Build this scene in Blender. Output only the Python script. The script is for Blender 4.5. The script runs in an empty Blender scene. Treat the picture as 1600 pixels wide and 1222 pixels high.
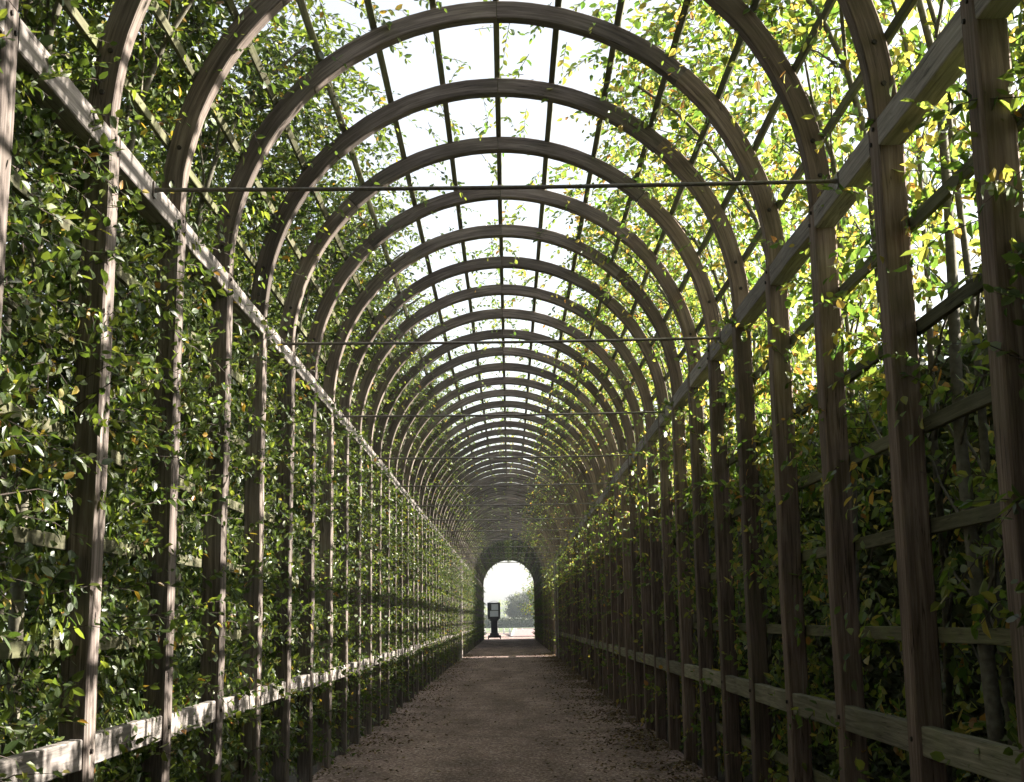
import bpy, math, random
import numpy as np
from mathutils import Vector, Matrix

random.seed(7)
rng = np.random.default_rng(7)
R = math.radians
scene = bpy.context.scene
COL = scene.collection

# ------------------------------------------------------------------ camera
FOCAL, PITCH, YAW, ROLL, CAMX, EYE = 2031.0, 0.1731, 0.0042, -0.0145, 0.043, 1.58
cp, sp, cy_, sy_ = math.cos(PITCH), math.sin(PITCH), math.cos(YAW), math.sin(YAW)
F = Vector((sy_ * cp, cy_ * cp, sp))
R0 = Vector((cy_, -sy_, 0))
U0 = R0.cross(F)
Rv = R0 * math.cos(ROLL) + U0 * math.sin(ROLL)
Uv = U0 * math.cos(ROLL) - R0 * math.sin(ROLL)
cam_data = bpy.data.cameras.new('camera')
cam = bpy.data.objects.new('camera', cam_data)
COL.objects.link(cam)
cam.matrix_world = Matrix(((Rv.x, Uv.x, -F.x, CAMX), (Rv.y, Uv.y, -F.y, 0), (Rv.z, Uv.z, -F.z, EYE), (0, 0, 0, 1)))
cam_data.sensor_width = 36
cam_data.lens = FOCAL / 1600 * 36
cam_data.clip_start = 0.05
cam_data.clip_end = 3000
scene.camera = cam

# ------------------------------------------------------------------ sky and sun
HAZE = 0.0005                             # density of the air
SUN_EL, SUN_AZ = R(27.5), R(79)            # azimuth measured clockwise from +Y (the tunnel's axis)
world = bpy.data.worlds.new('World')
scene.world = world
world.use_nodes = True
wn = world.node_tree.nodes
sky = wn.new('ShaderNodeTexSky')
sky.sky_type = 'NISHITA'
sky.sun_disc = False
sky.sun_elevation = SUN_EL
sky.sun_rotation = SUN_AZ
sky.air_density = 1.3
sky.dust_density = 2.5
sky.ozone_density = 1.0
wn['Background'].inputs['Strength'].default_value = 0.062
hazy = wn.new('ShaderNodeHueSaturation')          # a milky autumn sky: the whole dome loses most of its blue
hazy.inputs['Saturation'].default_value = 0.35
world.node_tree.links.new(sky.outputs[0], hazy.inputs['Color'])
world.node_tree.links.new(hazy.outputs[0], wn['Background'].inputs['Color'])
sd = bpy.data.lights.new('sun', 'SUN')
sd.energy = 5.0
sd.angle = R(0.53)
sd.color = (1.0, 0.93, 0.82)
sun = bpy.data.objects.new('sun', sd)
COL.objects.link(sun)
sdir = Vector((math.sin(SUN_AZ) * math.cos(SUN_EL), math.cos(SUN_AZ) * math.cos(SUN_EL), math.sin(SUN_EL)))
sun.rotation_euler = sdir.to_track_quat('Z', 'Y').to_euler()
sun.location = sdir * 60

vs = scene.view_settings
vs.view_transform = 'Standard'
vs.look = 'None'
vs.gamma = 1
vs.use_curve_mapping = False
vs.exposure = 2.52
cy = scene.cycles
cy.max_bounces = 6
cy.diffuse_bounces = 3
cy.glossy_bounces = 2
cy.transmission_bounces = 4
cy.transparent_max_bounces = 6
cy.volume_bounces = 0
cy.sample_clamp_indirect = 6
cy.use_denoising = True
try:
    cy.denoiser = 'OPENIMAGEDENOISE'
except Exception:
    pass

# ------------------------------------------------------------------ the tunnel's measures (metres)
W = 1.94            # half width, to the inner face of the posts
S = 1.398           # spacing of the frames
D0 = 4.867          # first numbered frame
ZP0, ZP1 = 3.91, 4.06   # top beam
ZC = 4.06           # centre of the arches
K0, K1 = -14, 69
GAP = (34, 35)      # bays without rail or leaves: the side entrance
PD, PW = 0.150, 0.135   # post: along the tunnel, across


def fy(k):
    return D0 + k * S


# ------------------------------------------------------------------ helpers
def link(o, parent=None):
    COL.objects.link(o)
    if parent is not None:
        o.parent = parent
    return o


def props(o, label=None, cat=None, group=None, kind=None):
    if label: o['label'] = label
    if cat: o['category'] = cat
    if group: o['group'] = group
    if kind: o['kind'] = kind
    return o


def empty(name, loc=(0, 0, 0), rot=0.0):
    o = bpy.data.objects.new(name, None)
    o.empty_display_size = 0.2
    o.location = loc
    o.rotation_euler = (0, 0, rot)
    return link(o)


def mesh_np(name, V, Fc, mat, smooth=False, uv=None):
    """mesh from numpy arrays; Fc is a list of arrays of equal-width faces"""
    me = bpy.data.meshes.new(name)
    V = np.asarray(V, dtype=np.float32)
    if not isinstance(Fc, (list, tuple)):
        Fc = [Fc]
    loops = np.concatenate([f.ravel() for f in Fc]).astype(np.int32)
    sizes = np.concatenate([np.full(len(f), f.shape[1], dtype=np.int32) for f in Fc])
    starts = np.concatenate([[0], np.cumsum(sizes)[:-1]]).astype(np.int32)
    me.vertices.add(len(V)); me.vertices.foreach_set('co', V.ravel())
    me.loops.add(len(loops)); me.loops.foreach_set('vertex_index', loops)
    me.polygons.add(len(sizes)); me.polygons.foreach_set('loop_start', starts)
    me.polygons.foreach_set('loop_total', sizes)
    if uv is not None:
        l = me.uv_layers.new(name='UVMap')
        l.data.foreach_set('uv', np.asarray(uv, dtype=np.float32).ravel())
    if mat: me.materials.append(mat)
    me.update(calc_edges=True)
    if smooth: me.shade_smooth()
    else: me.shade_flat()
    return me


def mobj(name, me, parent=None, loc=None):
    o = bpy.data.objects.new(name, me)
    if loc is not None: o.location = loc
    return link(o, parent)


def sweep(path, frames, w, h, bev=0.006, u0=0.0, jitter=0.0, seed=0):
    """rectangular, chamfered section swept along path. frames: list of (a, b) unit vectors: section axes.
    returns V, [quads, ends], uv."""
    r = np.random.default_rng(seed)
    hw, hh = w / 2, h / 2
    sec = [(-hw + bev, -hh), (hw - bev, -hh), (hw, -hh + bev), (hw, hh - bev), (hw - bev, hh), (-hw + bev, hh), (-hw, hh - bev), (-hw, -hh + bev)]
    per = [0]
    for i in range(8):
        a, b = sec[i], sec[(i + 1) % 8]
        per.append(per[-1] + math.hypot(a[0] - b[0], a[1] - b[1]))
    path = [np.array(p, dtype=float) for p in path]
    L = [0]
    for i in range(1, len(path)):
        L.append(L[-1] + float(np.linalg.norm(path[i] - path[i - 1])))
    V = []
    for i, (p, (a, b)) in enumerate(zip(path, frames)):
        a = np.array(a, dtype=float); b = np.array(b, dtype=float)
        ja, jb = r.normal(0, jitter, 2) if jitter else (0, 0)
        for (s, t) in sec:
            V.append(p + a * (s + ja + (r.normal(0, jitter * .35) if jitter else 0)) + b * (t + jb + (r.normal(0, jitter * .35) if jitter else 0)))
    Q, UV = [], []
    for i in range(len(path) - 1):
        for j in range(8):
            j2 = (j + 1) % 8
            Q.append((i * 8 + j, i * 8 + j2, (i + 1) * 8 + j2, (i + 1) * 8 + j))
            UV += [(u0 + L[i], per[j]), (u0 + L[i], per[j + 1]), (u0 + L[i + 1], per[j + 1]), (u0 + L[i + 1], per[j])]
    n = (len(path) - 1) * 8
    ends = np.array([[7, 6, 5, 4, 3, 2, 1, 0], [n + j for j in range(8)]])
    for e in range(2):
        for (s, t) in (sec[::-1] if e == 0 else sec):
            UV.append((u0 + s * .3, t))
    return np.array(V), [np.array(Q), ends], UV


def beam_mesh(name, p0, p1, a, b, w, h, mat, bev=0.006, n=1, jitter=0.0, seed=0):
    p0 = np.array(p0, float); p1 = np.array(p1, float)
    path = [p0 + (p1 - p0) * i / n for i in range(n + 1)]
    V, Fc, uv = sweep(path, [(a, b)] * (n + 1), w, h, bev, u0=seed * 1.37 % 17, jitter=jitter, seed=seed)
    return mesh_np(name, V, Fc, mat, uv=uv)


def tube(path, radii, sides=6):
    """tapered tube with V, quads"""
    path = [Vector(p) for p in path]
    V, Q = [], []
    for i, p in enumerate(path):
        d = (path[min(i + 1, len(path) - 1)] - path[max(i - 1, 0)]).normalized()
        up = Vector((0, 1, 0)) if abs(d.y) < 0.8 else Vector((1, 0, 0))
        a = d.cross(up).normalized(); b = d.cross(a)
        for j in range(sides):
            t = 2 * math.pi * j / sides
            V.append(tuple(p + (a * math.cos(t) + b * math.sin(t)) * radii[i]))
    for i in range(len(path) - 1):
        for j in range(sides):
            j2 = (j + 1) % sides
            Q.append((i * sides + j, i * sides + j2, (i + 1) * sides + j2, (i + 1) * sides + j))
    return V, Q


class Acc:
    """collects several shapes into one mesh"""
    def __init__(s): s.V = []; s.Q = []
    def add(s, V, Q):
        o = len(s.V)
        s.V += [tuple(v) for v in V]
        s.Q += [tuple(i + o for i in q) for q in Q]
    def box(s, x0, x1, y0, y1, z0, z1):
        s.add([(x0, y0, z0), (x1, y0, z0), (x1, y1, z0), (x0, y1, z0), (x0, y0, z1), (x1, y0, z1), (x1, y1, z1), (x0, y1, z1)],
              [(0, 3, 2, 1), (4, 5, 6, 7), (0, 1, 5, 4), (1, 2, 6, 5), (2, 3, 7, 6), (3, 0, 4, 7)])
    def tube(s, path, radii, sides=6):
        V, Q = tube(path, radii, sides); s.add(V, Q)
    def mesh(s, name, mat, smooth=False):
        me = bpy.data.meshes.new(name)
        me.from_pydata(s.V, [], s.Q)
        if mat: me.materials.append(mat)
        if smooth: me.shade_smooth()
        return me


# ------------------------------------------------------------------ materials
def new_mat(name):
    m = bpy.data.materials.new(name)
    m.use_nodes = True
    nt = m.node_tree
    b = nt.nodes['Principled BSDF']
    return m, nt, b


def N(nt, t, **kw):
    n = nt.nodes.new(t)
    for k, v in kw.items():
        setattr(n, k, v)
    return n


def ramp(nt, src, stops):
    r = nt.nodes.new('ShaderNodeValToRGB')
    e = r.color_ramp.elements
    while len(e) < len(stops): e.new(0.5)
    for el, (p, c) in zip(e, stops):
        el.position = p; el.color = (*c, 1)
    nt.links.new(src, r.inputs[0])
    return r


def wood(name, dark, mid, light, algae=0.15, rough=0.85):
    m, nt, b = new_mat(name)
    L = nt.links.new
    uv = N(nt, 'ShaderNodeUVMap', uv_map='UVMap')
    oi = N(nt, 'ShaderNodeObjectInfo')
    off = N(nt, 'ShaderNodeVectorMath', operation='MULTIPLY_ADD')
    cmb = N(nt, 'ShaderNodeCombineXYZ')
    L(oi.outputs['Random'], cmb.inputs[0]); L(oi.outputs['Random'], cmb.inputs[2])
    sc = N(nt, 'ShaderNodeVectorMath', operation='MULTIPLY'); sc.inputs[1].default_value = (37, 0, 11)
    L(cmb.outputs[0], sc.inputs[0])
    off.inputs[1].default_value = (1, 1, 1)
    L(uv.outputs[0], off.inputs[0]); L(sc.outputs[0], off.inputs[2])
    mp = N(nt, 'ShaderNodeMapping'); mp.inputs['Scale'].default_value = (2.2, 42, 1)
    L(off.outputs[0], mp.inputs[0])
    g = N(nt, 'ShaderNodeTexNoise'); g.inputs['Scale'].default_value = 1.0; g.inputs['Detail'].default_value = 6; g.inputs['Roughness'].default_value = .65
    g.inputs['Distortion'].default_value = .6
    L(mp.outputs[0], g.inputs['Vector'])
    cr = ramp(nt, g.outputs['Fac'], [(0.28, dark), (0.5, mid), (0.72, light)])
    # broad blotches of weathering
    mp2 = N(nt, 'ShaderNodeMapping'); mp2.inputs['Scale'].default_value = (1.6, 5, 1)
    L(off.outputs[0], mp2.inputs[0])
    g2 = N(nt, 'ShaderNodeTexNoise'); g2.inputs['Scale'].default_value = 1.0; g2.inputs['Detail'].default_value = 4
    L(mp2.outputs[0], g2.inputs['Vector'])
    b2 = ramp(nt, g2.outputs['Fac'], [(0.3, (0.62, 0.60, 0.58)), (0.65, (1.08, 1.05, 1.0))])
    mx = N(nt, 'ShaderNodeMix', data_type='RGBA', blend_type='MULTIPLY'); mx.inputs['Factor'].default_value = 0.85
    L(cr.outputs[0], mx.inputs['A']); L(b2.outputs[0], mx.inputs['B'])
    # algae patches
    tc = N(nt, 'ShaderNodeNewGeometry')
    g3 = N(nt, 'ShaderNodeTexNoise'); g3.inputs['Scale'].default_value = 3.1; g3.inputs['Detail'].default_value = 5
    L(tc.outputs['Position'], g3.inputs['Vector'])
    al = ramp(nt, g3.outputs['Fac'], [(0.48, (0, 0, 0)), (0.72, (1, 1, 1))])
    mu = N(nt, 'ShaderNodeMath', operation='MULTIPLY_ADD'); mu.inputs[1].default_value = 1.0 - algae * .5; mu.inputs[2].default_value = algae * .8
    mu2 = N(nt, 'ShaderNodeMath', operation='MULTIPLY'); mu2.inputs[1].default_value = min(1, algae * 1.6)
    L(al.outputs[0], mu.inputs[0]); L(mu.outputs[0], mu2.inputs[0])
    mx2 = N(nt, 'ShaderNodeMix', data_type='RGBA'); mx2.inputs['B'].default_value = (0.12, 0.14, 0.05, 1)
    L(mu2.outputs[0], mx2.inputs['Factor']); L(mx.outputs['Result'], mx2.inputs['A'])
    # each timber a little different
    hv = N(nt, 'ShaderNodeHueSaturation')
    mr = N(nt, 'ShaderNodeMapRange'); mr.inputs['To Min'].default_value = 0.68; mr.inputs['To Max'].default_value = 1.32
    L(oi.outputs['Random'], mr.inputs['Value']); L(mr.outputs[0], hv.inputs['Value'])
    mp4 = N(nt, 'ShaderNodeMapping'); mp4.inputs['Scale'].default_value = (1.1, 30, 1); mp4.inputs['Location'].default_value = (4.1, 2.2, 0)
    L(off.outputs[0], mp4.inputs[0])
    g4 = N(nt, 'ShaderNodeTexNoise'); g4.inputs['Scale'].default_value = 1.0; g4.inputs['Detail'].default_value = 3; g4.inputs['Distortion'].default_value = .3
    L(mp4.outputs[0], g4.inputs['Vector'])
    ck = ramp(nt, g4.outputs['Fac'], [(0.485, (1, 1, 1)), (0.5, (0.22, 0.2, 0.2)), (0.515, (1, 1, 1))])
    g5 = N(nt, 'ShaderNodeTexNoise'); g5.inputs['Scale'].default_value = 2.3
    L(off.outputs[0], g5.inputs['Vector'])
    cm = ramp(nt, g5.outputs['Fac'], [(0.5, (0, 0, 0)), (0.6, (1, 1, 1))])
    mx5 = N(nt, 'ShaderNodeMix', data_type='RGBA', blend_type='MULTIPLY')
    L(cm.outputs[0], mx5.inputs['Factor']); L(mx2.outputs['Result'], mx5.inputs['A']); L(ck.outputs[0], mx5.inputs['B'])
    L(mx5.outputs['Result'], hv.inputs['Color'])
    L(hv.outputs[0], b.inputs['Base Color'])
    b.inputs['Roughness'].default_value = rough
    b.inputs['Specular IOR Level'].default_value = 0.25
    bp = N(nt, 'ShaderNodeBump'); bp.inputs['Strength'].default_value = .5; bp.inputs['Distance'].default_value = .004
    L(g.outputs['Fac'], bp.inputs['Height']); L(bp.outputs[0], b.inputs['Normal'])
    return m


M_POST = wood('weathered_oak_posts', (0.042, 0.033, 0.029), (0.13, 0.107, 0.098), (0.27, 0.238, 0.223), 0.03)
M_RIB = wood('weathered_oak_arches', (0.044, 0.034, 0.03), (0.118, 0.095, 0.085), (0.22, 0.186, 0.17), 0.04)
M_BEAM = wood('grey_oak_beams', (0.10, 0.09, 0.086), (0.225, 0.205, 0.197), (0.35, 0.325, 0.315), 0.02)
M_POST_R = wood('brown_oak_posts', (0.050, 0.035, 0.029), (0.145, 0.106, 0.09), (0.25, 0.195, 0.172), 0.1)
M_RAIL = wood('greenish_oak_rails', (0.07, 0.066, 0.046), (0.18, 0.17, 0.13), (0.30, 0.285, 0.23), 0.25)
M_BATTEN = wood('mossy_battens', (0.038, 0.034, 0.024), (0.095, 0.088, 0.06), (0.17, 0.16, 0.115), 0.35)


def leaf_mat(name, stops, tstops, tf=0.42, rough=0.42):
    m, nt, b = new_mat(name)
    L = nt.links.new
    ge = N(nt, 'ShaderNodeNewGeometry'); oi = N(nt, 'ShaderNodeObjectInfo')
    ad = N(nt, 'ShaderNodeMath', operation='ADD'); fr = N(nt, 'ShaderNodeMath', operation='FRACT')
    L(ge.outputs['Random Per Island'], ad.inputs[0]); L(oi.outputs['Random'], ad.inputs[1]); L(ad.outputs[0], fr.inputs[0])
    c1 = ramp(nt, fr.outputs[0], stops)
    c2 = ramp(nt, fr.outputs[0], tstops)
    L(c1.outputs[0], b.inputs['Base Color'])
    b.inputs['Roughness'].default_value = rough
    b.inputs['Specular IOR Level'].default_value = 0.5
    tr = N(nt, 'ShaderNodeBsdfTranslucent'); L(c2.outputs[0], tr.inputs['Color'])
    mx = N(nt, 'ShaderNodeMixShader'); mx.inputs[0].default_value = tf
    L(b.outputs[0], mx.inputs[1]); L(tr.outputs[0], mx.inputs[2])
    L(mx.outputs[0], nt.nodes['Material Output'].inputs['Surface'])
    return m


M_LEAF_L = leaf_mat('hornbeam_leaves_green',
    [(0.0, (0.020, 0.036, 0.009)), (0.35, (0.038, 0.064, 0.015)), (0.7, (0.07, 0.10, 0.024)), (0.95, (0.125, 0.15, 0.035)), (0.98, (0.28, 0.20, 0.03)), (1.0, (0.25, 0.08, 0.02))],
    [(0.0, (0.09, 0.16, 0.02)), (0.6, (0.20, 0.29, 0.035)), (0.96, (0.40, 0.48, 0.05)), (1.0, (0.6, 0.36, 0.04))], 0.3)
M_LEAF_R = leaf_mat('hornbeam_leaves_turning',
    [(0.0, (0.045, 0.08, 0.015)), (0.4, (0.08, 0.13, 0.022)), (0.8, (0.14, 0.17, 0.03)), (0.95, (0.26, 0.20, 0.03)), (0.99, (0.24, 0.09, 0.02))],
    [(0.0, (0.09, 0.19, 0.025)), (0.45, (0.23, 0.35, 0.045)), (0.80, (0.42, 0.44, 0.07)), (0.95, (0.64, 0.50, 0.09)), (1.0, (0.60, 0.28, 0.06))], 0.46)
M_YEW = leaf_mat('yew_needles', [(0.0, (0.022, 0.034, 0.012)), (0.7, (0.04, 0.055, 0.018)), (1.0, (0.075, 0.06, 0.025))],
    [(0.0, (0.03, 0.05, 0.01)), (1.0, (0.07, 0.08, 0.02))], 0.1, 0.6)
M_TREELEAF = leaf_mat('tree_leaves', [(0.0, (0.04, 0.065, 0.015)), (0.7, (0.075, 0.11, 0.025)), (1.0, (0.16, 0.14, 0.03))],
    [(0.0, (0.15, 0.28, 0.03)), (1.0, (0.4, 0.42, 0.05))], 0.35, 0.6)


def simple(name, col, rough=0.8, metal=0.0, noise=None, ns=20.0, bump=0.0):
    m, nt, b = new_mat(name)
    L = nt.links.new
    b.inputs['Roughness'].default_value = rough
    b.inputs['Metallic'].default_value = metal
    if noise:
        g = N(nt, 'ShaderNodeNewGeometry')
        t = N(nt, 'ShaderNodeTexNoise'); t.inputs['Scale'].default_value = ns; t.inputs['Detail'].default_value = 6
        L(g.outputs['Position'], t.inputs['Vector'])
        r = ramp(nt, t.outputs['Fac'], [(0.3, col), (0.7, noise)])
        L(r.outputs[0], b.inputs['Base Color'])
        if bump:
            bp = N(nt, 'ShaderNodeBump'); bp.inputs['Strength'].default_value = .6; bp.inputs['Distance'].default_value = bump
            L(t.outputs['Fac'], bp.inputs['Height']); L(bp.outputs[0], b.inputs['Normal'])
    else:
        b.inputs['Base Color'].default_value = (*col, 1)
    return m


M_BARK = simple('bark', (0.07, 0.06, 0.045), 0.9, noise=(0.15, 0.14, 0.10), ns=30, bump=.006)
M_TWIG = simple('twigs', (0.05, 0.035, 0.028), 0.85)
M_IRON = simple('galvanised_iron', (0.19, 0.185, 0.18), 0.5, 0.7, noise=(0.13, 0.10, 0.085), ns=40)
M_BOLT = simple('rusty_bolt', (0.03, 0.024, 0.02), 0.7, 0.4)
M_BLACK = simple('black_paint', (0.012, 0.013, 0.016), 0.45)
M_PANEL = simple('pale_panel', (0.60, 0.64, 0.70), 0.35, noise=(0.70, 0.73, 0.78), ns=3)
M_WHITE = simple('white_paint', (0.78, 0.78, 0.76), 0.5)
M_BRICK = simple('pink_brick', (0.17, 0.105, 0.10), 0.9, noise=(0.24, 0.16, 0.155), ns=6, bump=.01)
M_STONE = simple('pale_coping', (0.45, 0.42, 0.40), 0.8)
M_SOIL = simple('dark_soil', (0.03, 0.024, 0.018), 1.0, noise=(0.06, 0.048, 0.035), ns=9, bump=.03)
M_LITTER = leaf_mat('fallen_leaves', [(0.0, (0.07, 0.045, 0.025)), (0.5, (0.12, 0.085, 0.04)), (0.85, (0.20, 0.13, 0.05)), (1.0, (0.09, 0.11, 0.03))],
    [(0.0, (0.1, 0.06, 0.02)), (1.0, (0.2, 0.12, 0.04))], 0.1, 0.7)


def gravel_mat():
    m, nt, b = new_mat('pinkish_gravel')
    L = nt.links.new
    g = N(nt, 'ShaderNodeNewGeometry')
    v = N(nt, 'ShaderNodeTexVoronoi'); v.inputs['Scale'].default_value = 48
    L(g.outputs['Position'], v.inputs['Vector'])
    sep = N(nt, 'ShaderNodeSeparateColor'); L(v.outputs['Color'], sep.inputs[0])
    c = ramp(nt, sep.outputs[0], [(0.0, (0.12, 0.088, 0.081)), (0.45, (0.24, 0.178, 0.165)), (0.8, (0.37, 0.285, 0.268)), (1.0, (0.56, 0.49, 0.465))])
    n = N(nt, 'ShaderNodeTexNoise'); n.inputs['Scale'].default_value = 1.3; n.inputs['Detail'].default_value = 8; n.inputs['Roughness'].default_value = .7
    L(g.outputs['Position'], n.inputs['Vector'])
    r = ramp(nt, n.outputs['Fac'], [(0.32, (0.68, 0.66, 0.64)), (0.62, (1.1, 1.05, 1.02))])
    mx = N(nt, 'ShaderNodeMix', data_type='RGBA', blend_type='MULTIPLY'); mx.inputs['Factor'].default_value = 1
    L(c.outputs[0], mx.inputs['A']); L(r.outputs[0], mx.inputs['B'])
    mp = N(nt, 'ShaderNodeMapping'); mp.inputs['Scale'].default_value = (1.5, .22, 1)       # trodden lines along the walk
    L(g.outputs['Position'], mp.inputs[0])
    n2 = N(nt, 'ShaderNodeTexNoise'); n2.inputs['Scale'].default_value = 1.0; n2.inputs['Detail'].default_value = 5
    L(mp.outputs[0], n2.inputs['Vector'])
    r2 = ramp(nt, n2.outputs['Fac'], [(0.35, (0.72, 0.70, 0.68)), (0.66, (1.22, 1.2, 1.18))])
    mx3 = N(nt, 'ShaderNodeMix', data_type='RGBA', blend_type='MULTIPLY'); mx3.inputs['Factor'].default_value = 1
    L(mx.outputs['Result'], mx3.inputs['A']); L(r2.outputs[0], mx3.inputs['B'])
    L(mx3.outputs['Result'], b.inputs['Base Color'])
    b.inputs['Roughness'].default_value = 0.95
    b.inputs['Specular IOR Level'].default_value = 0.15
    bp = N(nt, 'ShaderNodeBump'); bp.inputs['Strength'].default_value = .9; bp.inputs['Distance'].default_value = .012
    bp.invert = True
    L(v.outputs['Distance'], bp.inputs['Height']); L(bp.outputs[0], b.inputs['Normal'])
    return m


M_GRAVEL = gravel_mat()
M_LAWN = simple('mown_lawn', (0.045, 0.075, 0.02), 1.0, noise=(0.08, 0.11, 0.03), ns=2.2, bump=.02)

# ------------------------------------------------------------------ ground
def sheet(name, x0, x1, y0, y1, z, mat, nx=1, ny=1, amp=0.0):
    xs = np.linspace(x0, x1, nx + 1); ys = np.linspace(y0, y1, ny + 1)
    X, Y = np.meshgrid(xs, ys)
    Z = np.full_like(X, z)
    if amp:
        Z = Z + amp * (np.sin(X * 2.1 + Y * .7) * np.sin(Y * .53 + 1.3) + .5 * np.sin(X * 5.3 + 1) * np.sin(Y * 1.9))
    V = np.stack([X, Y, Z], -1).reshape(-1, 3)
    i = np.arange(nx); j = np.arange(ny); I, J = np.meshgrid(i, j)
    a = (J * (nx + 1) + I).ravel()
    Q = np.stack([a, a + 1, a + nx + 2, a + nx + 1], -1)
    o = mobj(name, mesh_np(name, V, Q, mat))
    return props(o, kind='structure')


sheet('lawn', -690, 690, -690, 690, -0.03, M_LAWN)
sheet('soil_border', -3.3, 4.6, -17, D0 + K1 * S + .6, -0.022, M_SOIL, 20, 200, 0.006)
sheet('gravel_path', -2.03, 2.03, -18, 118, 0.0, M_GRAVEL, 24, 400, 0.005)
sheet('gravel_terrace', -30, 30, 118, 150, 0.0, M_GRAVEL)

# ------------------------------------------------------------------ the timber tunnel: one thing, its timbers are parts
arbour = empty('timber_arch_tunnel', (0, D0, 0))
props(arbour, 'long arched tunnel of weathered oak posts, ribs, beams and battens spanning the gravel path', 'pergola')
YA = D0    # parts are placed relative to the empty


def part(name, me, x, y, z):
    return mobj(name, me, arbour, (x, y - YA, z))


# posts: a few meshes each side, shared
post_me = []
for v in range(6):
    n = 9
    path = [(0, 0, -0.05 + (ZP1 - .004 + .05) * i / n) for i in range(n + 1)]
    V, Fc, uv = sweep(path, [((1, 0, 0), (0, 1, 0))] * (n + 1), PW, PD, 0.009, u0=v * 5.3, jitter=0.0022, seed=v + 3)
    post_me.append((mesh_np('post', V, Fc, M_POST, uv=uv), mesh_np('post', V, Fc, M_POST_R, uv=uv)))
# end posts of the side entrance, wider and paler
V, Fc, uv = sweep([(0, 0, -.05), (0, 0, ZP1 - .004)], [((1, 0, 0), (0, 1, 0))] * 2, .2, .17, 0.009)
gate_post_me = mesh_np('post', V, Fc, M_BEAM, uv=uv)


def disc(r, h, axis, sides=8):
    a = Acc()
    p1 = [0, 0, 0]; p1[axis] = h
    a.tube([(0, 0, 0), p1], [r, r * .85], sides)
    n = len(a.V)
    a.Q.append(tuple(range(n - sides, n)))
    return a.mesh('bolt', M_BOLT)


bolt_x = disc(.013, .012, 0)
bolt_xm = disc(.013, -.012, 0)
bolt_y = disc(.015, -.012, 1)

for k in range(K0, K1 + 1):
    for side in (-1, 1):
        wide = k in (GAP[0], GAP[1] + 1)
        me = gate_post_me if wide else post_me[(k * 5 + (side > 0) * 3) % 6][side > 0]
        w = .2 if wide else PW
        dx = random.uniform(-.006, .006)
        o = part('post', me, side * (W + (w if wide else PW) / 2 + dx * (0 if wide else 1)), fy(k) + PD / 2, 0)
        o.rotation_euler = (random.uniform(-.0018, .0018), random.uniform(-.0015, .0015), random.choice((0, math.pi)) + random.uniform(-.01, .01))
        if -1 <= k <= 5:
            # bolts on the inner face of the post where the beams are fixed
            for (yy, zz) in ((-.02, ZP0 + .11), (.03, ZP0 + .045), (.0, .99)):
                bo = bpy.data.objects.new('bolt', bolt_xm if side > 0 else bolt_x)
                bo.parent = o
                bo.matrix_parent_inverse = Matrix.Identity(4)
                COL.objects.link(bo)
                f = -1 if abs(o.rotation_euler.z) > 1 else 1
                xx = -side * ((w if wide else PW) / 2 - .002) * f
                bo.location = (xx, yy * f, zz)
                if f < 0: bo.rotation_euler = (0, 0, math.pi)

# arches: each half rib of two planks butted together (4 planks a frame)
TR = 0.135        # radial depth of a rib
RD = 0.105        # thickness along the tunnel
plank_me = {}
for v in range(3):
    for q, (a0, a1) in enumerate(((0.0, 47.0), (47.0, 90.0), (90.0, 134.0), (134.0, 180.0))):
        n = 12
        g = 0.06
        pts, frs = [], []
        for i in range(n + 1):
            t = R(a0 + (g if a0 > 0 else 0) + (a1 - a0 - (g if a1 < 180 else 0) - (g if a0 > 0 else 0)) * i / n)
            rad = W + TR / 2 + .0015 * math.sin(t * 9 + v * 2)
            pts.append((math.cos(t) * rad, 0, math.sin(t) * rad))
            frs.append(((math.cos(t), 0, math.sin(t)), (0, 1, 0)))
        V, Fc, uv = sweep(pts, frs, TR, RD, .007, u0=v * 3.1 + q * 7.7, jitter=.0008, seed=v * 7 + q)
        plank_me[(v, q)] = mesh_np('arch_plank', V, Fc, M_POST_R if q == 0 else M_RIB, uv=uv)
n = 30
V, Fc, uv = sweep([(math.cos(math.pi * i / n) * (W + TR / 2), 0, math.sin(math.pi * i / n) * (W + TR / 2)) for i in range(n + 1)],
                  [((math.cos(math.pi * i / n), 0, math.sin(math.pi * i / n)), (0, 1, 0)) for i in range(n + 1)], TR, RD, .007)
whole_me = mesh_np('arch_rib', V, Fc, M_RIB, uv=uv)
for k in range(K0, -2):
    part('arch_rib', whole_me, 0, fy(k) + RD / 2 + .012, ZC)
for k in range(-2, K1 + 1):
    v = (k * 2) % 3
    dz = random.uniform(-.01, .01)
    dx, ry, rx = random.uniform(-.007, .007), random.uniform(-.0025, .0025), random.uniform(-.003, .003)
    for q in range(4):
        o = part('arch_plank', plank_me[(v, q)], 0, fy(k) + RD / 2 + .012 + (0.002 if q in (1, 3) else 0), ZC + dz * (1 if q in (1, 2) else 0))
        o.location.x += dx
        o.rotation_euler = (rx, ry, 0)
        if q in (0, 3) and -1 <= k <= 6:
            sgn = 1 if q == 0 else -1
            for ang in (5.5, 12):
                bo = bpy.data.objects.new('bolt', bolt_y)
                bo.parent = o
                COL.objects.link(bo)
                t = R(ang)
                rr = W + TR * .5
                bo.location = (sgn * math.cos(t) * rr, -RD / 2 + .001, math.sin(t) * rr)

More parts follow.
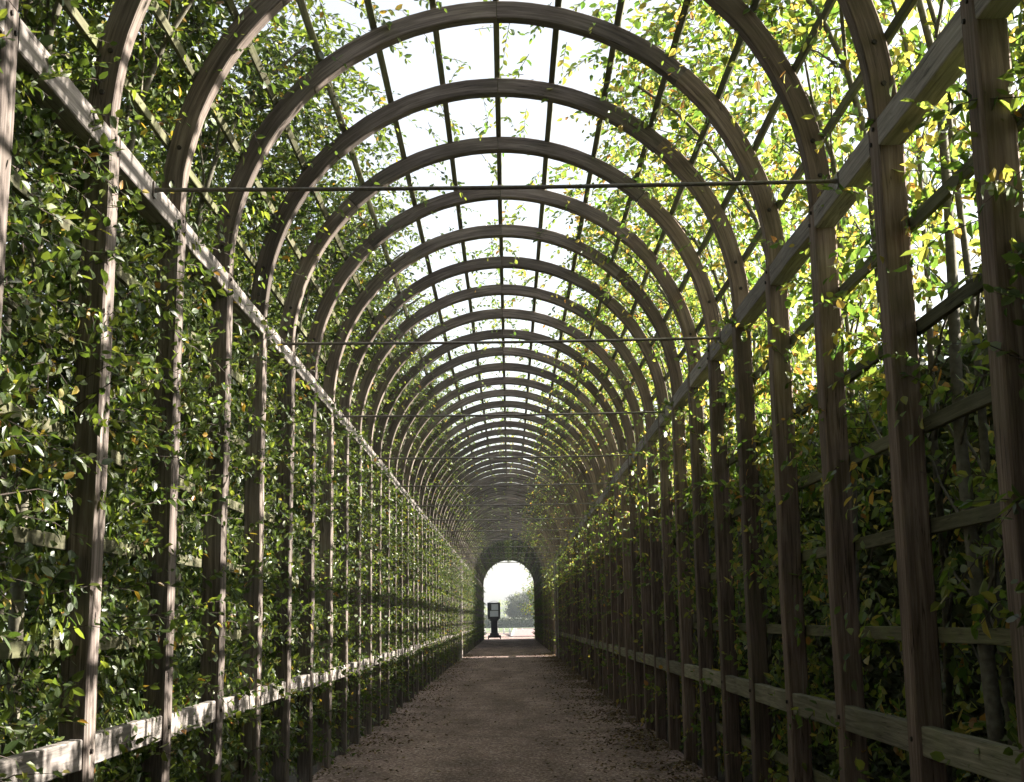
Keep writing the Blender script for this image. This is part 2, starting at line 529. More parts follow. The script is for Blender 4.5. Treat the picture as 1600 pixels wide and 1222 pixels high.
# top beams and low rails between the posts
beam_me = [beam_mesh('top_beam', (0, .003, 0), (0, S - PD - .003, 0), (1, 0, 0), (0, 0, 1), .128, ZP1 - ZP0 - .006, M_BEAM, .005, 4, .0012, v) for v in range(4)]
rail_me = [beam_mesh('low_rail', (0, .003, 0), (0, S - PD - .003, 0), (1, 0, 0), (0, 0, 1), .06, .14, M_RAIL, .005, 4, .0015, v + 9) for v in range(4)]
rail_me_l = [beam_mesh('low_rail', (0, .003, 0), (0, S - PD - .003, 0), (1, 0, 0), (0, 0, 1), .06, .14, M_BEAM, .005, 4, .0015, v + 14) for v in range(4)]
for k in range(K0, K1):
    for side in (-1, 1):
        i = (k * 3 + (side > 0)) % 4
        part('top_beam', beam_me[i], side * (W + .066 + random.uniform(-.003, .002)), fy(k) + PD, (ZP0 + ZP1) / 2 + random.uniform(-.004, .002))
        if k not in GAP:
            part('low_rail', (rail_me if side > 0 else rail_me_l)[(i + 1) % 4], side * (W + .05 + random.uniform(-.004, .004)), fy(k) + PD, .985 + random.uniform(-.008, .008))

# outer battens, three bays long: along the walls ...
BAYS = 3
bat_me = [beam_mesh('wall_batten', (0, .002, 0), (0, BAYS * S - .004, 0), (1, 0, 0), (0, 0, 1), .03, .07, M_BATTEN, .003, 6, .002, v + 20) for v in range(4)]
bat_me2 = [beam_mesh('roof_batten', (0, .002, 0), (0, BAYS * S - .004, 0), (1, 0, 0), (0, 0, 1), .032, .048, M_BATTEN, .003, 6, .002, v + 30) for v in range(4)]
n = 0
for k in range(K0, K1 - 2, BAYS):
    for side in (-1, 1):
        for z in (0.50, 1.48, 1.98, 2.48, 2.98, 3.50):
            if z < 2.2 and any(g in range(k, k + BAYS) for g in GAP):
                continue
            o = part('wall_batten', bat_me[n % 4], side * (W + PW + .017), fy(k) + PD / 2, z + random.uniform(-.012, .012)); n += 1
            o.rotation_euler = (random.uniform(-.002, .002), 0, 0)
    # ... and over the arches
    for i in range(-6, 7):
        a = R(90 - i * 12.9)
        rr = W + TR + .018
        o = part('roof_batten', bat_me2[(i + k) % 4], math.cos(a) * rr, fy(k) + PD / 2, ZC + math.sin(a) * rr)
        o.rotation_euler = (0, math.pi / 2 * 0 - a, 0)

# tie rods, one every third bay
for j in range(-4, 13):
    k = 1 + 3 * j
    y = fy(k) + .573 * S
    a = Acc()
    n = 12
    path = [(-W + .004 + (2 * W - .008) * i / n, 0, -.012 * math.sin(math.pi * i / n)) for i in range(n + 1)]
    a.tube(path, [.0125] * (n + 1), 8)
    rod = part('tie_rod', a.mesh('tie_rod', M_IRON, True), 0, y, 4.0)
    for side in (-1, 1):
        b = Acc(); b.box(-.004, .004, -.028, .028, -.045, .045)
        b.tube([(0, 0, 0), (-side * .03, 0, 0)], [.017, .013], 8)
        pl = mobj('end_plate', b.mesh('end_plate', M_IRON), rod, (side * (W - .004), 0, 0))

# ------------------------------------------------------------------ leaves
LEAF = np.array([(0, 0, 0), (.28, .27, .06), (.68, .23, .05), (1, 0, -.06), (.68, -.23, .05), (.28, -.27, .06)])
LEAFQ = np.array([(0, 1, 2, 3), (0, 3, 4, 5)])


def unit(a):
    return a / np.maximum(np.linalg.norm(a, axis=-1, keepdims=True), 1e-9)


def leaves(P, A, Nn, size):
    """leaf meshes: P base points, A axes, Nn rough normals, size lengths -> V, Q"""
    A = unit(A)
    B = unit(np.cross(Nn, A))
    C = np.cross(A, B)
    T = LEAF
    n = len(P)
    gg = np.random.default_rng(n)
    wd = gg.uniform(.75, 1.2, n)[:, None, None]                       # broad and narrow leaves
    fold = gg.uniform(-.6, 2.6, n)[:, None, None]                     # flat, folded or cupped
    curl = (gg.normal(-.05, .16, n)[:, None] * T[None, :, 0] ** 2)[:, :, None]
    V = P[:, None, :] + size[:, None, None] * (A[:, None, :] * T[None, :, 0:1] + B[:, None, :] * T[None, :, 1:2] * wd + C[:, None, :] * (T[None, :, 2:3] * fold + curl))
    Q = (LEAFQ[None] + (np.arange(n) * 6)[:, None, None]).reshape(-1, 4)
    return V.reshape(-1, 3), Q


PROFILE_WALL = ZC          # wall part of the profile, then the arch to its crown
ARC = (W + .3) * math.pi / 2


def profile(u, r):
    """u: distance along the outer line from the ground (wall then arch), r: distance out of the posts' inner face.
    Returns x, z for the +X side, with tangent (upwards) and outward normal."""
    th = np.clip((u - PROFILE_WALL) / (W + .3), 0, None)
    x = np.where(u < PROFILE_WALL, W + r, np.cos(th) * (W + r))
    z = np.where(u < PROFILE_WALL, u, ZC + np.sin(th) * (W + r))
    tx, tz = -np.sin(th), np.cos(th)
    nx, nz = np.cos(th), np.sin(th)
    return x, z, tx, tz, nx, nz


def spray_set(g, dens, rfun, y0, y1, lmin, lmax, u0=0.12, umax=None, blobs=True, per=11):
    """dens(u) leaves per square metre; returns leaf arrays and twig segments, +X side"""
    umax = umax or PROFILE_WALL + ARC * 1.02
    dmax = max(dens(u) for u in np.linspace(u0, umax, 60))
    area = (umax - u0) * (y1 - y0)
    n = int(dmax * area / per * (1.5 if blobs else 1))
    u = g.uniform(u0, umax, n); y = g.uniform(y0, y1, n)
    keep = g.uniform(0, 1, n) < np.array([dens(a) for a in u]) / dmax
    if blobs:
        nb = 26
        bu = g.uniform(u0, umax, nb); by = g.uniform(y0, y1, nb); bs = g.uniform(.15, .45, nb); bw = g.choice((-1.0, .9), nb, p=(.5, .5))
        f = .6 + sum(bw[i] * 1.0 * np.exp(-((u - bu[i]) ** 2 + (y - by[i]) ** 2) / bs[i] ** 2) for i in range(nb))
        keep &= g.uniform(0, 1, n) < np.maximum(f, .42 if dmax > 1200 else .16)
    u = u[keep]; y = y[keep]; n = len(u)
    r = rfun(g, n, u)
    x, z, tx, tz, nx, nz = profile(u, r)
    P0 = np.stack([x, y, z], -1)
    # the twig runs up or along the surface and leans out or in, its tip drooping
    T = np.stack([tx, np.zeros(n), tz], -1); Y = np.tile([0, 1., 0], (n, 1)); NN = np.stack([nx, np.zeros(n), nz], -1)
    ang = g.uniform(-1.5, 1.5, n)
    D = unit(T * np.cos(ang)[:, None] * .8 + Y * np.sin(ang)[:, None] + NN * g.normal(-.05, .35, n)[:, None] + np.array([0, 0, -.35]))
    Ln = g.uniform(.2, .56, n)
    P, A, NR, Sz, TW = [], [], [], [], []
    side_v = unit(np.cross(D, NN + g.normal(0, .3, (n, 3))))
    for i in range(per):
        t = (i + 1) / per
        pt = P0 + D * (Ln * t)[:, None] + np.array([0, 0, -1]) * (Ln * t * t * .35)[:, None]
        sgn = 1 if i % 2 else -1
        ax = unit(D * .7 + side_v * sgn * (.85 if i < per - 1 else .1) + np.array([0, 0, -.45]) + g.normal(0, .25, (n, 3)))
        nr = NN * g.choice((-1., 1.), n)[:, None] * .55 + np.array([0, 0, .75]) + g.normal(0, .45, (n, 3))
        P.append(pt); A.append(ax); NR.append(nr); Sz.append(g.uniform(lmin, lmax, n) * (1.0 if i < per - 2 else .8))
    return np.concatenate(P), np.concatenate(A), np.concatenate(NR), np.concatenate(Sz), (P0, D, Ln)


def twig_mesh_arrays(P0, D, Ln, rad=.0036):
    """thin three-sided twigs"""
    n = len(P0)
    up = np.tile([0.31, .2, .93], (n, 1))
    a = unit(np.cross(D, up)); b = np.cross(D, a)
    V = []
    for t, rr in ((0, rad), (.55, rad * .75), (1, rad * .3)):
        pt = P0 + D * (Ln * t)[:, None] + np.array([0, 0, -1]) * (Ln * t * t * .35)[:, None]
        for j in range(3):
            an = 2 * math.pi * j / 3
            V.append(pt + (a * math.cos(an) + b * math.sin(an)) * rr)
    V = np.stack(V, 1).reshape(-1, 3)
    q = []
    for s_ in range(2):
        for j in range(3):
            q.append((s_ * 3 + j, s_ * 3 + (j + 1) % 3, s_ * 3 + 3 + (j + 1) % 3, s_ * 3 + 3 + j))
    Q = (np.array(q)[None] + (np.arange(n) * 9)[:, None, None]).reshape(-1, 4)
    return V, Q


def lerp_dens(pts):
    us = [p[0] for p in pts]; ds = [p[1] for p in pts]
    return lambda u: float(np.interp(u, us, ds))


E_ = PROFILE_WALL
# leaves per square metre of wall or roof, by height up the profile
DENS_L = lerp_dens([(0, 1700), (.9, 2100), (E_, 2400), (E_ + 1.3, 1800), (E_ + 1.9, 900), (E_ + 2.4, 230), (E_ + 2.8, 60), (E_ + 3.6, 35)])
DENS_R = lerp_dens([(0, 260), (1.2, 330), (2.4, 380), (3.0, 560), (E_, 600), (E_ + 1.0, 680), (E_ + 2.0, 700), (E_ + 2.5, 240), (E_ + 2.9, 60), (E_ + 3.6, 30)])
DENS_D = lerp_dens([(0, 900), (E_, 1300), (E_ + 2, 1300), (E_ + 3.6, 1000)])


def r_left(g, n, u):
    roof = np.clip((u - 3.9) / .5, 0, 1)
    return np.clip(g.gamma(2.6, .10, n) + .08 + .20 * roof, .0, .85)


def r_right(g, n, u):
    roof = np.clip((u - 3.9) / .5, 0, 1)
    return np.clip(g.gamma(2.2, .09, n) + .10 + .20 * roof, .02, .78)


def trunk_acc(g, umax, nstem=2):
    a = Acc()
    y = S * .5 + g.uniform(-.2, .2)
    for s_ in range(nstem):
        off = g.uniform(-.4, .4) if s_ else g.uniform(-.25, .25)
        pts, rad = [], []
        top = umax * (1 if s_ == 0 else g.uniform(.75, .95))
        m = 16
        ph = g.uniform(0, 6)
        for i in range(m + 1):
            t = i / m
            u = top * t
            x, z, *_ = profile(np.array([u]), np.array([.24 + .05 * math.sin(ph + 5 * t) + (.05 if s_ else 0)]))
            pts.append((float(x[0]), y + off * min(1, t * 2.5) + .11 * math.sin(ph + 6 * t) + .03 * math.sin(ph * 2 + 17 * t), float(z[0]) - (.06 if i == 0 else 0)))
            rad.append((.038 if s_ == 0 else .024) * (1 - .8 * t) + .004)
        a.tube(pts, rad, 7)
        # side branches
        for b in range(13):
            i = int(g.integers(3, m - 1))
            p = Vector(pts[i]); tdir = (Vector(pts[i + 1]) - p).normalized()
            sg = 1 if b % 2 else -1
            q = []
            ln = g.uniform(.4, .8)
            for j in range(5):
                t = j / 4
                q.append(p + tdir * (ln * .75 * t) + Vector((0, sg * ln * t * .9, 0)) + Vector((g.uniform(-.02, .02), 0, g.uniform(-.02, .02))))
            a.tube(q, [.011, .009, .007, .005, .002], 4)
    return a


class Kit:
    pass


def make_kit(seed, dens, rfun, leafmat, lmin, lmax):
    g = np.random.default_rng(seed)
    K = Kit()
    P, A, NR, Sz, tw = spray_set(g, dens, rfun, -.15, S + .15, lmin, lmax)
    V, Q = leaves(P, A, NR, Sz)
    K.foliage = (V, Q)
    K.twigs = twig_mesh_arrays(*tw)
    ac = trunk_acc(g, PROFILE_WALL + ARC * g.uniform(.5, .68))
    K.trunk = (np.array(ac.V), np.array(ac.Q))
    K.leafmat = leafmat
    K.meshes = {}
    for sgn in (-1, 1):
        m = np.array([sgn, 1, 1.])
        K.meshes[sgn] = (mesh_np('foliage', K.foliage[0] * m, K.foliage[1], leafmat),
                         mesh_np('twigs', K.twigs[0] * m, K.twigs[1], M_TWIG),
                         mesh_np('trunk', K.trunk[0] * m, K.trunk[1], M_BARK, True))
        if sgn == -1 and leafmat is M_LEAF_R: pass
    return K


kits_L = [make_kit(100 + i, DENS_L, r_left, M_LEAF_L, .032, .082) for i in range(5)]
kits_R = [make_kit(200 + i, DENS_R, r_right, M_LEAF_R, .042, .095) for i in range(5)]


def r_dense(g, n, u):
    roof = np.clip((u - 3.9) / .5, 0, 1)
    return np.clip(g.gamma(2.6, .08, n) + .08 + .17 * roof, .05, .8)


kit_DL = [make_kit(300, DENS_D, r_dense, M_LEAF_L, .06, .09)]
kit_DR = kit_DL
DENS_G = lerp_dens([(0, 0), (2.5, 0), (2.6, 900), (E_, 1100), (E_ + 1.4, 1100), (E_ + 2.5, 330), (E_ + 3.6, 90)])
kit_G = make_kit(400, DENS_G, r_left, M_LEAF_L, .05, .08)

# single leaves at the front of the nearest plants
leaf_me = {}
for mat_, tag in ((M_LEAF_L, 'l'), (M_LEAF_R, 'r')):
    for v in range(6):
        bend = (-.12, -.04, .03, .08, -.2, 0.0)[v]
        T = np.array([(0, 0, 0), (.14, .17, .03), (.38, .28, .06), (.7, .2, .05 + bend * .5), (1, 0, -.04 + bend), (.7, -.2, .05 + bend * .5), (.38, -.28, .06), (.14, -.17, .03), (.38, 0, 0), (.7, 0, bend * .4), (-.16, 0, .05), (-.16, .012, .05), (0, .012, 0)])
        Q4 = np.array([(0, 1, 2, 8), (8, 2, 3, 9), (0, 8, 6, 7), (8, 9, 5, 6), (0, 10, 11, 12)])
        Q3 = np.array([(9, 3, 4), (9, 4, 5)])
        leaf_me[(tag, v)] = mesh_np('leaf', T, [Q4, Q3], mat_, smooth=False)

ORD = ['first', 'second', 'third', 'fourth', 'fifth', 'sixth', 'seventh', 'eighth', 'ninth', 'tenth', 'eleventh', 'twelfth']


def hornbeam(k, side):
    mid = (fy(k) + S / 2)
    e = empty('hornbeam', (0, fy(k) + PD / 2, 0))
    sname = 'left' if side < 0 else 'right'
    if k < -1 or k > 9:
        if k in GAP: lab = 'hornbeam growing over the side entrance in the %s timber wall' % sname
        elif k > 49: lab = 'dense dark hornbeam closing the %s side near the tunnel mouth' % sname
        elif k < -1: lab = 'dense hornbeam on the %s timber wall beside and behind the viewer' % sname
        else: lab = ('sunlit green hornbeam trained up the left timber wall far down the tunnel' if side < 0 else
                     'backlit yellow-green hornbeam trained up the right timber wall far down the tunnel')
    else:
        i = k + 1
        if side < 0:
            lab = 'sunlit green hornbeam filling the %s bay of the left timber wall, counted from the front' % ORD[i]
        else:
            lab = 'backlit yellowing hornbeam filling the %s bay of the right timber wall, counted from the front' % ORD[i]
    props(e, lab, 'hornbeam tree', 'hornbeams trained up the %s side of the tunnel' % sname)
    dense = k > 49 or k < 0  # unseen bays behind the viewer are thickened to cut light on the timbers
    if k in GAP: kit = kit_G
    elif dense: kit = kit_DL[0]
    else: kit = (kits_L if side < 0 else kits_R)[(k * 3 + (k // 5)) % 5]
    flip = (k * 7 + side) % 3 == 0
    fo, tw, tr = kit.meshes[side]
    sy = -1 if flip else 1
    ly = S if flip else 0
    for nm, me in (('foliage', fo), ('twigs', tw), ('trunk', tr)):
        if nm == 'twigs' and k > 30: continue
        o = mobj(nm, me, e, (0, ly, 0))
        o.scale = (1, sy, 1)
        if nm != 'trunk': o['kind'] = 'stuff'
    return e


plants = {}
for k in range(K0, K1):
    for side in (-1, 1):
        plants[(k, side)] = hornbeam(k, side)

# the leaves nearest the viewer, one object each
g = np.random.default_rng(55)
for (k, side), cnt in {(-1, -1): 60, (0, -1): 150, (1, -1): 170, (2, -1): 150, (3, -1): 100, (-1, 1): 60, (0, 1): 120, (1, 1): 110, (2, 1): 90, (3, 1): 60}.items():
    e = plants[(k, side)]
    tag = 'l' if side < 0 else 'r'
    ncl = cnt // 5
    for c in range(ncl):
        u = g.uniform(.6, E_ + 1.9); yy = g.uniform(.02, S - PD - .02); rr = g.uniform(.0, .16)
        for j in range(5):
            uu = u - .045 * j + g.normal(0, .012)
            x, z, tx, tz, nx, nz = profile(np.array([max(uu, .3)]), np.array([rr + g.normal(0, .012)]))
            y = yy + (.03 if j % 2 else -.03) + g.normal(0, .015)
            p = Vector((float(x[0]) * side, y + PD / 2, float(z[0])))
            ax = Vector((-side * g.uniform(0, .5) * float(nx[0]), (1 if j % 2 else -1) * g.uniform(.3, 1.0), -g.uniform(.2, 1.1))).normalized()
            nr = Vector((-side * g.uniform(.2, 1.0), g.normal(0, .45), g.uniform(.1, .9)))
            bb = nr.cross(ax).normalized(); cc = ax.cross(bb)
            s = g.uniform(.055, .088)
            o = bpy.data.objects.new('leaf', leaf_me[(tag, int(g.integers(0, 6)))])
            COL.objects.link(o); o.parent = e
            o.matrix_basis = Matrix(((ax.x * s, bb.x * s, cc.x * s, p.x), (ax.y * s, bb.y * s, cc.y * s, p.y), (ax.z * s, bb.z * s, cc.z * s, p.z), (0, 0, 0, 1)))

# ------------------------------------------------------------------ clipped hedge outside, on the right
def hedge(name, x0, x1, y0, y1, top, seed, label, leaf=.075, dens=420, ends=True):
    g = np.random.default_rng(seed)
    e = empty(name, ((x0 + x1) / 2, (y0 + y1) / 2, 0))
    props(e, label, 'hedge')
    cx, cy2 = (x0 + x1) / 2, (y0 + y1) / 2
    a = Acc()
    a.box(x0 - cx + .18, x1 - cx - .18, y0 - cy2 + .18, y1 - cy2 - .18, -.03, top - .16)
    mobj('branch_core', a.mesh('branch_core', M_YEW), e)
    P, Nn = [], []
    def face(n, fx, fy_, fz, nn):
        P.append(np.stack([fx(n), fy_(n), fz(n)], -1)); Nn.append(np.tile(nn, (n, 1)))
    Ln = y1 - y0
    j = lambda n: g.normal(0, .05, n)
    wv = lambda y: .05 * np.sin(y * 1.3) + .03 * np.sin(y * 3.1 + 1)
    n = int(Ln * top * dens)
    for sx, xx in ((-1, x0), (1, x1)):
        yy = g.uniform(y0, y1, n)
        P.append(np.stack([xx + sx * wv(yy) + j(n) - sx * .06, yy, g.uniform(0, top, n)], -1)); Nn.append(np.tile([sx, 0, .3], (n, 1)))
    n = int(Ln * (x1 - x0) * dens); yy = g.uniform(y0, y1, n)
    P.append(np.stack([g.uniform(x0, x1, n), yy, top + wv(yy * 1.7) + j(n) * 1.2 - .03], -1)); Nn.append(np.tile([0, 0, 1.], (n, 1)))
    for sy, yv in ((-1, y0), (1, y1)):
        n = int((x1 - x0) * top * dens)
        P.append(np.stack([g.uniform(x0, x1, n), yv + j(n), g.uniform(0, top, n)], -1)); Nn.append(np.tile([0, sy, .3], (n, 1)))
    P = np.concatenate(P) - np.array([cx, cy2, 0]); Nn = np.concatenate(Nn)
    n = len(P)
    A = unit(Nn * .6 + g.normal(0, .7, (n, 3)))
    V, Q = leaves(P, A, g.normal(0, 1, (n, 3)), g.uniform(leaf * .6, leaf * 1.3, n))
    o = mobj('foliage', mesh_np('foliage', V, Q, M_YEW), e)
    o['kind'] = 'stuff'
    return e


GY = fy(GAP[0]) + 1.5
hedge('clipped_hedge', 3.05, 4.3, -16, 32, 3.55, 11, 'tall dark clipped hedge seen through the lower right wall, nearer stretch', .085, 330)
hedge('clipped_hedge', 3.05, 4.3, 32.1, GY + 1.6, 3.55, 12, 'tall dark clipped hedge seen through the lower right wall, middle stretch', .11, 160)
hedge('clipped_hedge', 3.05, 4.3, GY + 3.6, 103, 3.55, 13, 'tall dark clipped hedge beside the far right wall, up to the tunnel mouth', .12, 120)

hedge('rear_light_blocker', -7, 7, -19.5, -18.2, 4.6, 14, 'added hedge-shaped light blocker, unseen behind the viewer', .12, 90)  # added out of view: blocks light entering the tunnel's open rear end
# ------------------------------------------------------------------ trees
def tree_meshes(seed, h, cr, ch, nl, ls, leafmat, trunk_r=.22, lean=(0, 0)):
    g = np.random.default_rng(seed)
    a = Acc()
    base = h - ch
    pts = [(lean[0] * (t ** 1.5) * h + .08 * math.sin(t * 5 + seed), lean[1] * t * h, h * .82 * t - .05) for t in np.linspace(0, 1, 10)]
    a.tube(pts, [trunk_r * (1 - .82 * i / 9) * (1.35 if i == 0 else 1) for i in range(10)], 9)
    C = []
    nlimb = 13
    for b in range(nlimb):
        t0 = .28 + .68 * b / nlimb
        p = Vector(pts[int(t0 * 9)])
        az = b * 2.4 + g.uniform(-.3, .3)
        z = base + (h - base) * (.12 + .8 * b / nlimb)
        f = math.sqrt(max(.05, 1 - ((z - base - ch * .42) / (ch * .6)) ** 2))
        r = cr * f * g.uniform(.65, 1.0)
        tip = Vector((math.cos(az) * r + pts[-1][0] * t0, math.sin(az) * r, z + g.uniform(.1, .12) * h))
        q = [p.lerp(tip, j / 5) + Vector((0, 0, -.06 * h * math.sin(math.pi * j / 5) * .6)) for j in range(6)]
        a.tube(q, [trunk_r * .34 * (1 - .85 * j / 5) for j in range(6)], 5)
        for j in (2, 3, 4, 5):
            C.append((q[j], cr * g.uniform(.22, .36)))
            off = Vector(g.normal(0, cr * .22, 3)); C.append((q[j] + off, cr * g.uniform(.16, .3)))
            a.tube([q[j], q[j] + off], [trunk_r * .08, trunk_r * .02], 4)
    for b in range(6):
        C.append((Vector(pts[-1]) + Vector(g.normal(0, cr * .22, 3)) + Vector((0, 0, ch * .08)), cr * .3))
    wts = np.array([c[1] ** 2 for c in C]); wts /= wts.sum()
    idx = g.choice(len(C), nl, p=wts)
    cen = np.array([tuple(c[0]) for c in C])[idx]; rad = np.array([c[1] for c in C])[idx]
    d = unit(g.normal(0, 1, (nl, 3)))
    P = cen + d * (rad * g.uniform(.35, 1.05, nl))[:, None] * np.array([1, 1, .75])
    A = unit(d * .6 + g.normal(0, .6, (nl, 3)) + np.array([0, 0, -.3]))
    Nn = d + g.normal(0, .5, (nl, 3)) + np.array([0, 0, .4])
    V, Q = leaves(P, A, Nn, g.uniform(ls * .7, ls * 1.3, nl))
    return a.mesh('trunk', M_BARK, True), mesh_np('crown', V, Q, leafmat)


def tree(name, x, y, ms, rot, sc, label, cat='tree', group=None):
    e = empty(name, (x, y, -.03), rot)
    e.scale = (sc, sc, sc)
    props(e, label, cat, group)
    mobj('trunk', ms[0], e)
    mobj('crown', ms[1], e)
    return e


BIG = [tree_meshes(31, 11, 4.6, 8.5, 9000, .32, M_TREELEAF, .3), tree_meshes(32, 12, 5.2, 9.5, 9000, .34, M_TREELEAF, .34)]
DARK = [tree_meshes(41, 11, 5.2, 9.6, 12000, .42, M_YEW, .3), tree_meshes(42, 12, 5.6, 10.5, 12000, .42, M_YEW, .34)]
near_t = tree_meshes(33, 6.6, 2.9, 5.6, 8000, .15, M_LEAF_R, .13, (-.05, -.02))
tree('small_tree', 4.6, 116, near_t, .4, 1.0, 'yellow-green small tree leaning in at the right of the tunnel mouth')
gt = 'hazy trees beyond the tunnel mouth'
for i, (x, y, sc_, l) in enumerate((
        (1.6, 236, .47, 'dark hazy tree rising just right of the black stand beyond the mouth'),
        (4.2, 244, .52, 'dark hazy tree in the middle of the view through the mouth'),
        (7.3, 236, .56, 'dark hazy tree behind the pink brick ramp beyond the mouth'),
        (10.5, 242, .6, 'dark hazy tree hidden behind the right edge of the mouth'),
        (2.9, 262, .50, 'hazy tree filling the gap between the two middle trees'),
        (-4.6, 238, .20, 'low pale bush left of the black stand beyond the mouth'),
        (-9.5, 250, .40, 'hazy tree hidden behind the left edge of the mouth'))):
    tree('distant_tree', x, y, DARK[i % 2], i * 1.3, sc_, l, 'tree', gt)
hedge('garden_hedge', -14, 24, 226, 228, 1.5, 21, 'low dark garden hedge under the hazy trees beyond the mouth', .3, 25)
for i, (x, y, sc_) in enumerate(((10.5, 76, .85), (11.5, 84, .95), (10.5, 92, .9), (12, 100, .95))):
    tree('evergreen_tree', x, y, DARK[i % 2], i * 1.9, sc_, '%s dark evergreen tree shading the end of the tunnel on the right' % ('first', 'second', 'third', 'last')[i], 'tree', 'evergreens beside the end of the tunnel')
# trees in the garden on either side of the tunnel
for i, (x, y, s) in enumerate(((-16, 14, .9), (-19, 34, 1.0), (-15, 58, .85), (-21, 82, 1.1))):
    tree('garden_tree', x, y, BIG[i % 2], i * 2.1, s, '%s broad tree on the lawn behind the left timber wall' % ('nearest', 'second', 'third', 'farthest')[i], 'tree', 'trees on the lawn behind the left wall')


# a far belt of woodland all round
def belt():
    g = np.random.default_rng(77)
    n = 60000
    ang = g.uniform(0, 2 * math.pi, n)
    rad = 620 + g.normal(0, 14, n)
    hgt = 9 + 3 * np.sin(ang * 23) + 2 * np.sin(ang * 61 + 1) + 1.2 * np.sin(ang * 151)
    z = g.uniform(0, 1, n) ** .8 * hgt
    P = np.stack([np.sin(ang) * rad, np.cos(ang) * rad, z], -1)
    V, Q = leaves(P, unit(g.normal(0, 1, (n, 3))), g.normal(0, 1, (n, 3)), g.uniform(1.2, 2.6, n))
    o = mobj('far_woodland', mesh_np('far_woodland', V, Q, M_TREELEAF))
    props(o, 'low belt of woodland along the far horizon', 'woodland', None, 'stuff')


belt()

# ------------------------------------------------------------------ beyond the mouth
# black stand with two pale panels
st = empty('display_stand', (-1.17, 103.5, 0))
props(st, 'tall black stand with two pale panels, narrow column and wide base at the tunnel mouth', 'stand')
def boxpart(name, mat, parent, boxes, bevel=.01):
    a = Acc()
    for b in boxes: a.box(*b)
    me = a.mesh(name, mat)
    o = mobj(name, me, parent)
    if bevel:
        m = o.modifiers.new('bevel', 'BEVEL'); m.width = bevel; m.segments = 2
    return o
boxpart('base', M_BLACK, st, [(-.50, .50, -.35, .35, .10, .30), (-.36, .36, -.28, .28, .28, .46)], .03)
for sx in (-1, 1):
    a = Acc(); a.tube([(sx * .42, -.32, .13), (sx * .42 + sx * .09, -.32, .13)], [.13, .13], 14); a.Q.append(tuple(range(14, 28))); a.Q.append(tuple(range(13, -1, -1)))
    mobj('foot', a.mesh('foot', M_BLACK), st)
boxpart('column', M_BLACK, st, [(-.27, .27, -.16, .16, .44, 1.42)], .04)
a = Acc()
a.add([(-.27, -.16, 1.40), (.27, -.16, 1.40), (.27, .16, 1.40), (-.27, .16, 1.40), (-.52, -.2, 1.62), (.47, -.2, 1.62), (.47, .2, 1.62), (-.52, .2, 1.62)],
      [(0, 3, 2, 1), (4, 5, 6, 7), (0, 1, 5, 4), (1, 2, 6, 5), (2, 3, 7, 6), (3, 0, 4, 7)])
mobj('bracket', a.mesh('bracket', M_BLACK), st)
hd = boxpart('head_frame', M_BLACK, st, [(-.53, .48, -.14, .2, 1.60, 1.70), (-.53, .48, -.14, .2, 2.72, 2.82), (-.53, -.36, -.14, .2, 1.70, 2.72), (.33, .48, -.14, .2, 1.70, 2.72), (-.36, .33, -.14, .2, 2.19, 2.225), (-.36, .33, -.02, .2, 1.70, 2.72)], .008)
boxpart('panel', M_PANEL, st, [(-.33, .32, -.09, -.03, 1.73, 2.18)], .006)
boxpart('panel', M_PANEL, st, [(-.22, .32, -.09, -.03, 2.235, 2.70)], .006)
a = Acc()
a.tube([(-.42 + .8 * t, 0, 2.81 + .13 * math.sin(math.pi * t)) for t in np.linspace(0, 1, 10)], [.014] * 10, 6)
mobj('hoop', a.mesh('hoop', M_IRON), st)

# pink brick ramp with pale kerbs, white railings
tw_ = empty('brick_ramp', (1.4, 116, 0))
props(tw_, 'pink brick ramp with pale kerbs rising beyond the tunnel mouth on the right', 'ramp')
a = Acc()
a.add([(-1.2, 0, -.05), (7, 0, -.05), (7, 19, -.05), (-.85, 19, -.05), (-1.2, 0, .012), (7, 0, .012), (7, 19, .50), (-.85, 19, .50)],
      [(0, 3, 2, 1), (4, 5, 6, 7), (0, 1, 5, 4), (1, 2, 6, 5), (2, 3, 7, 6), (3, 0, 4, 7)])
mobj('ramp_paving', a.mesh('ramp_paving', M_BRICK), tw_)
a = Acc()
a.add([(-1.32, 0, -.05), (-1.2, 0, -.05), (-.85, 19, -.05), (-.97, 19, -.05), (-1.32, 0, .07), (-1.2, 0, .07), (-.85, 19, .56), (-.97, 19, .56)],
      [(0, 3, 2, 1), (4, 5, 6, 7), (0, 1, 5, 4), (1, 2, 6, 5), (2, 3, 7, 6), (3, 0, 4, 7)])
mobj('kerb', a.mesh('kerb', M_STONE), tw_)
boxpart('kerb', M_STONE, tw_, [(-.97, 7, 19.003, 19.2, -.05, .57)], .008)

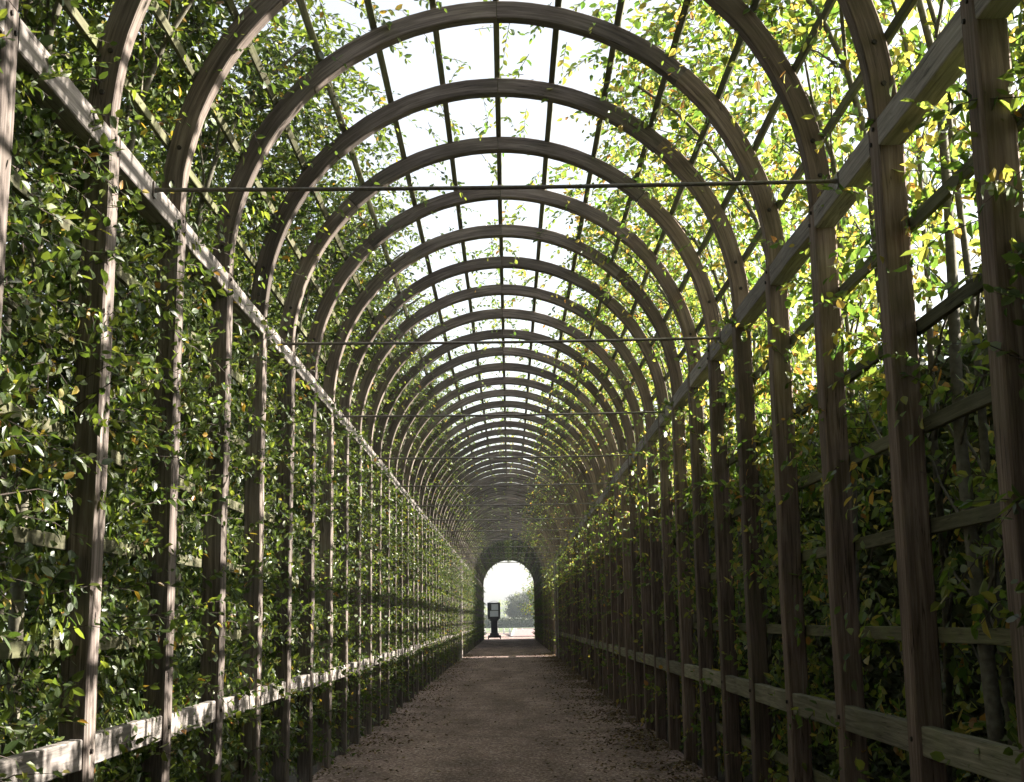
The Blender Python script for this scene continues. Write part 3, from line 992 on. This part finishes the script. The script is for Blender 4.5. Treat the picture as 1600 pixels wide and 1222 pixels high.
fe = empty('white_railing', (-1.2, 132, 0))
props(fe, 'low white post and rail fence behind the black stand beyond the mouth', 'fence')
for i in range(-4, 5):
    boxpart('post', M_WHITE, fe, [(i * .62 - .075, i * .62 + .075, -.075, .075, -.03, .62)], .01)
boxpart('rail', M_WHITE, fe, [(-2.9, 2.9, -.02, .02, .30, .37)], .004)
boxpart('rail', M_WHITE, fe, [(-2.9, 2.9, -.02, .02, .08, .14)], .004)

# ------------------------------------------------------------------ fallen leaves along the edges of the path
g = np.random.default_rng(91)
n = 22000
yy = g.uniform(4, 60, n)
side = g.choice((-1, 1), n, p=(.25, .75))
xx = side * (2.0 - g.gamma(1.3, .30, n))
ok = (np.abs(xx) < 2.3) & (g.uniform(0, 1, n) < .25 + .75 * (np.sin(yy * .9) * np.sin(yy * 2.3 + 1) > -.1))
P = np.stack([xx, yy, .012 + g.uniform(0, .012, n)], -1)[ok]
n = len(P)
az = g.uniform(0, 6.28, n)
A = np.stack([np.cos(az), np.sin(az), g.normal(0, .25, n)], -1)
V, Q = leaves(P, A, np.array([0, 0, 1.]) + g.normal(0, .3, (n, 3)), g.uniform(.03, .06, n))
o = mobj('fallen_leaves', mesh_np('fallen_leaves', V, Q, M_LITTER))
props(o, 'brown fallen leaves scattered along the edges of the gravel path', 'leaves', None, 'stuff')

# ------------------------------------------------------------------ thin morning haze, one closed box round everything
a = Acc(); a.box(-700, 700, -700, 700, -1.1, 20)
mh = bpy.data.materials.new('haze'); mh.use_nodes = True
nt = mh.node_tree
nt.nodes.remove(nt.nodes['Principled BSDF'])
pv = nt.nodes.new('ShaderNodeVolumePrincipled')
pv.inputs['Color'].default_value = (0.86, 0.93, 1.0, 1)
pv.inputs['Density'].default_value = HAZE
pv.inputs['Anisotropy'].default_value = 0.4
nt.links.new(pv.outputs[0], nt.nodes['Material Output'].inputs['Volume'])
hz = mobj('haze', a.mesh('haze', mh))
props(hz, 'thin bluish haze hanging in the air of the garden', 'haze', None, 'stuff')
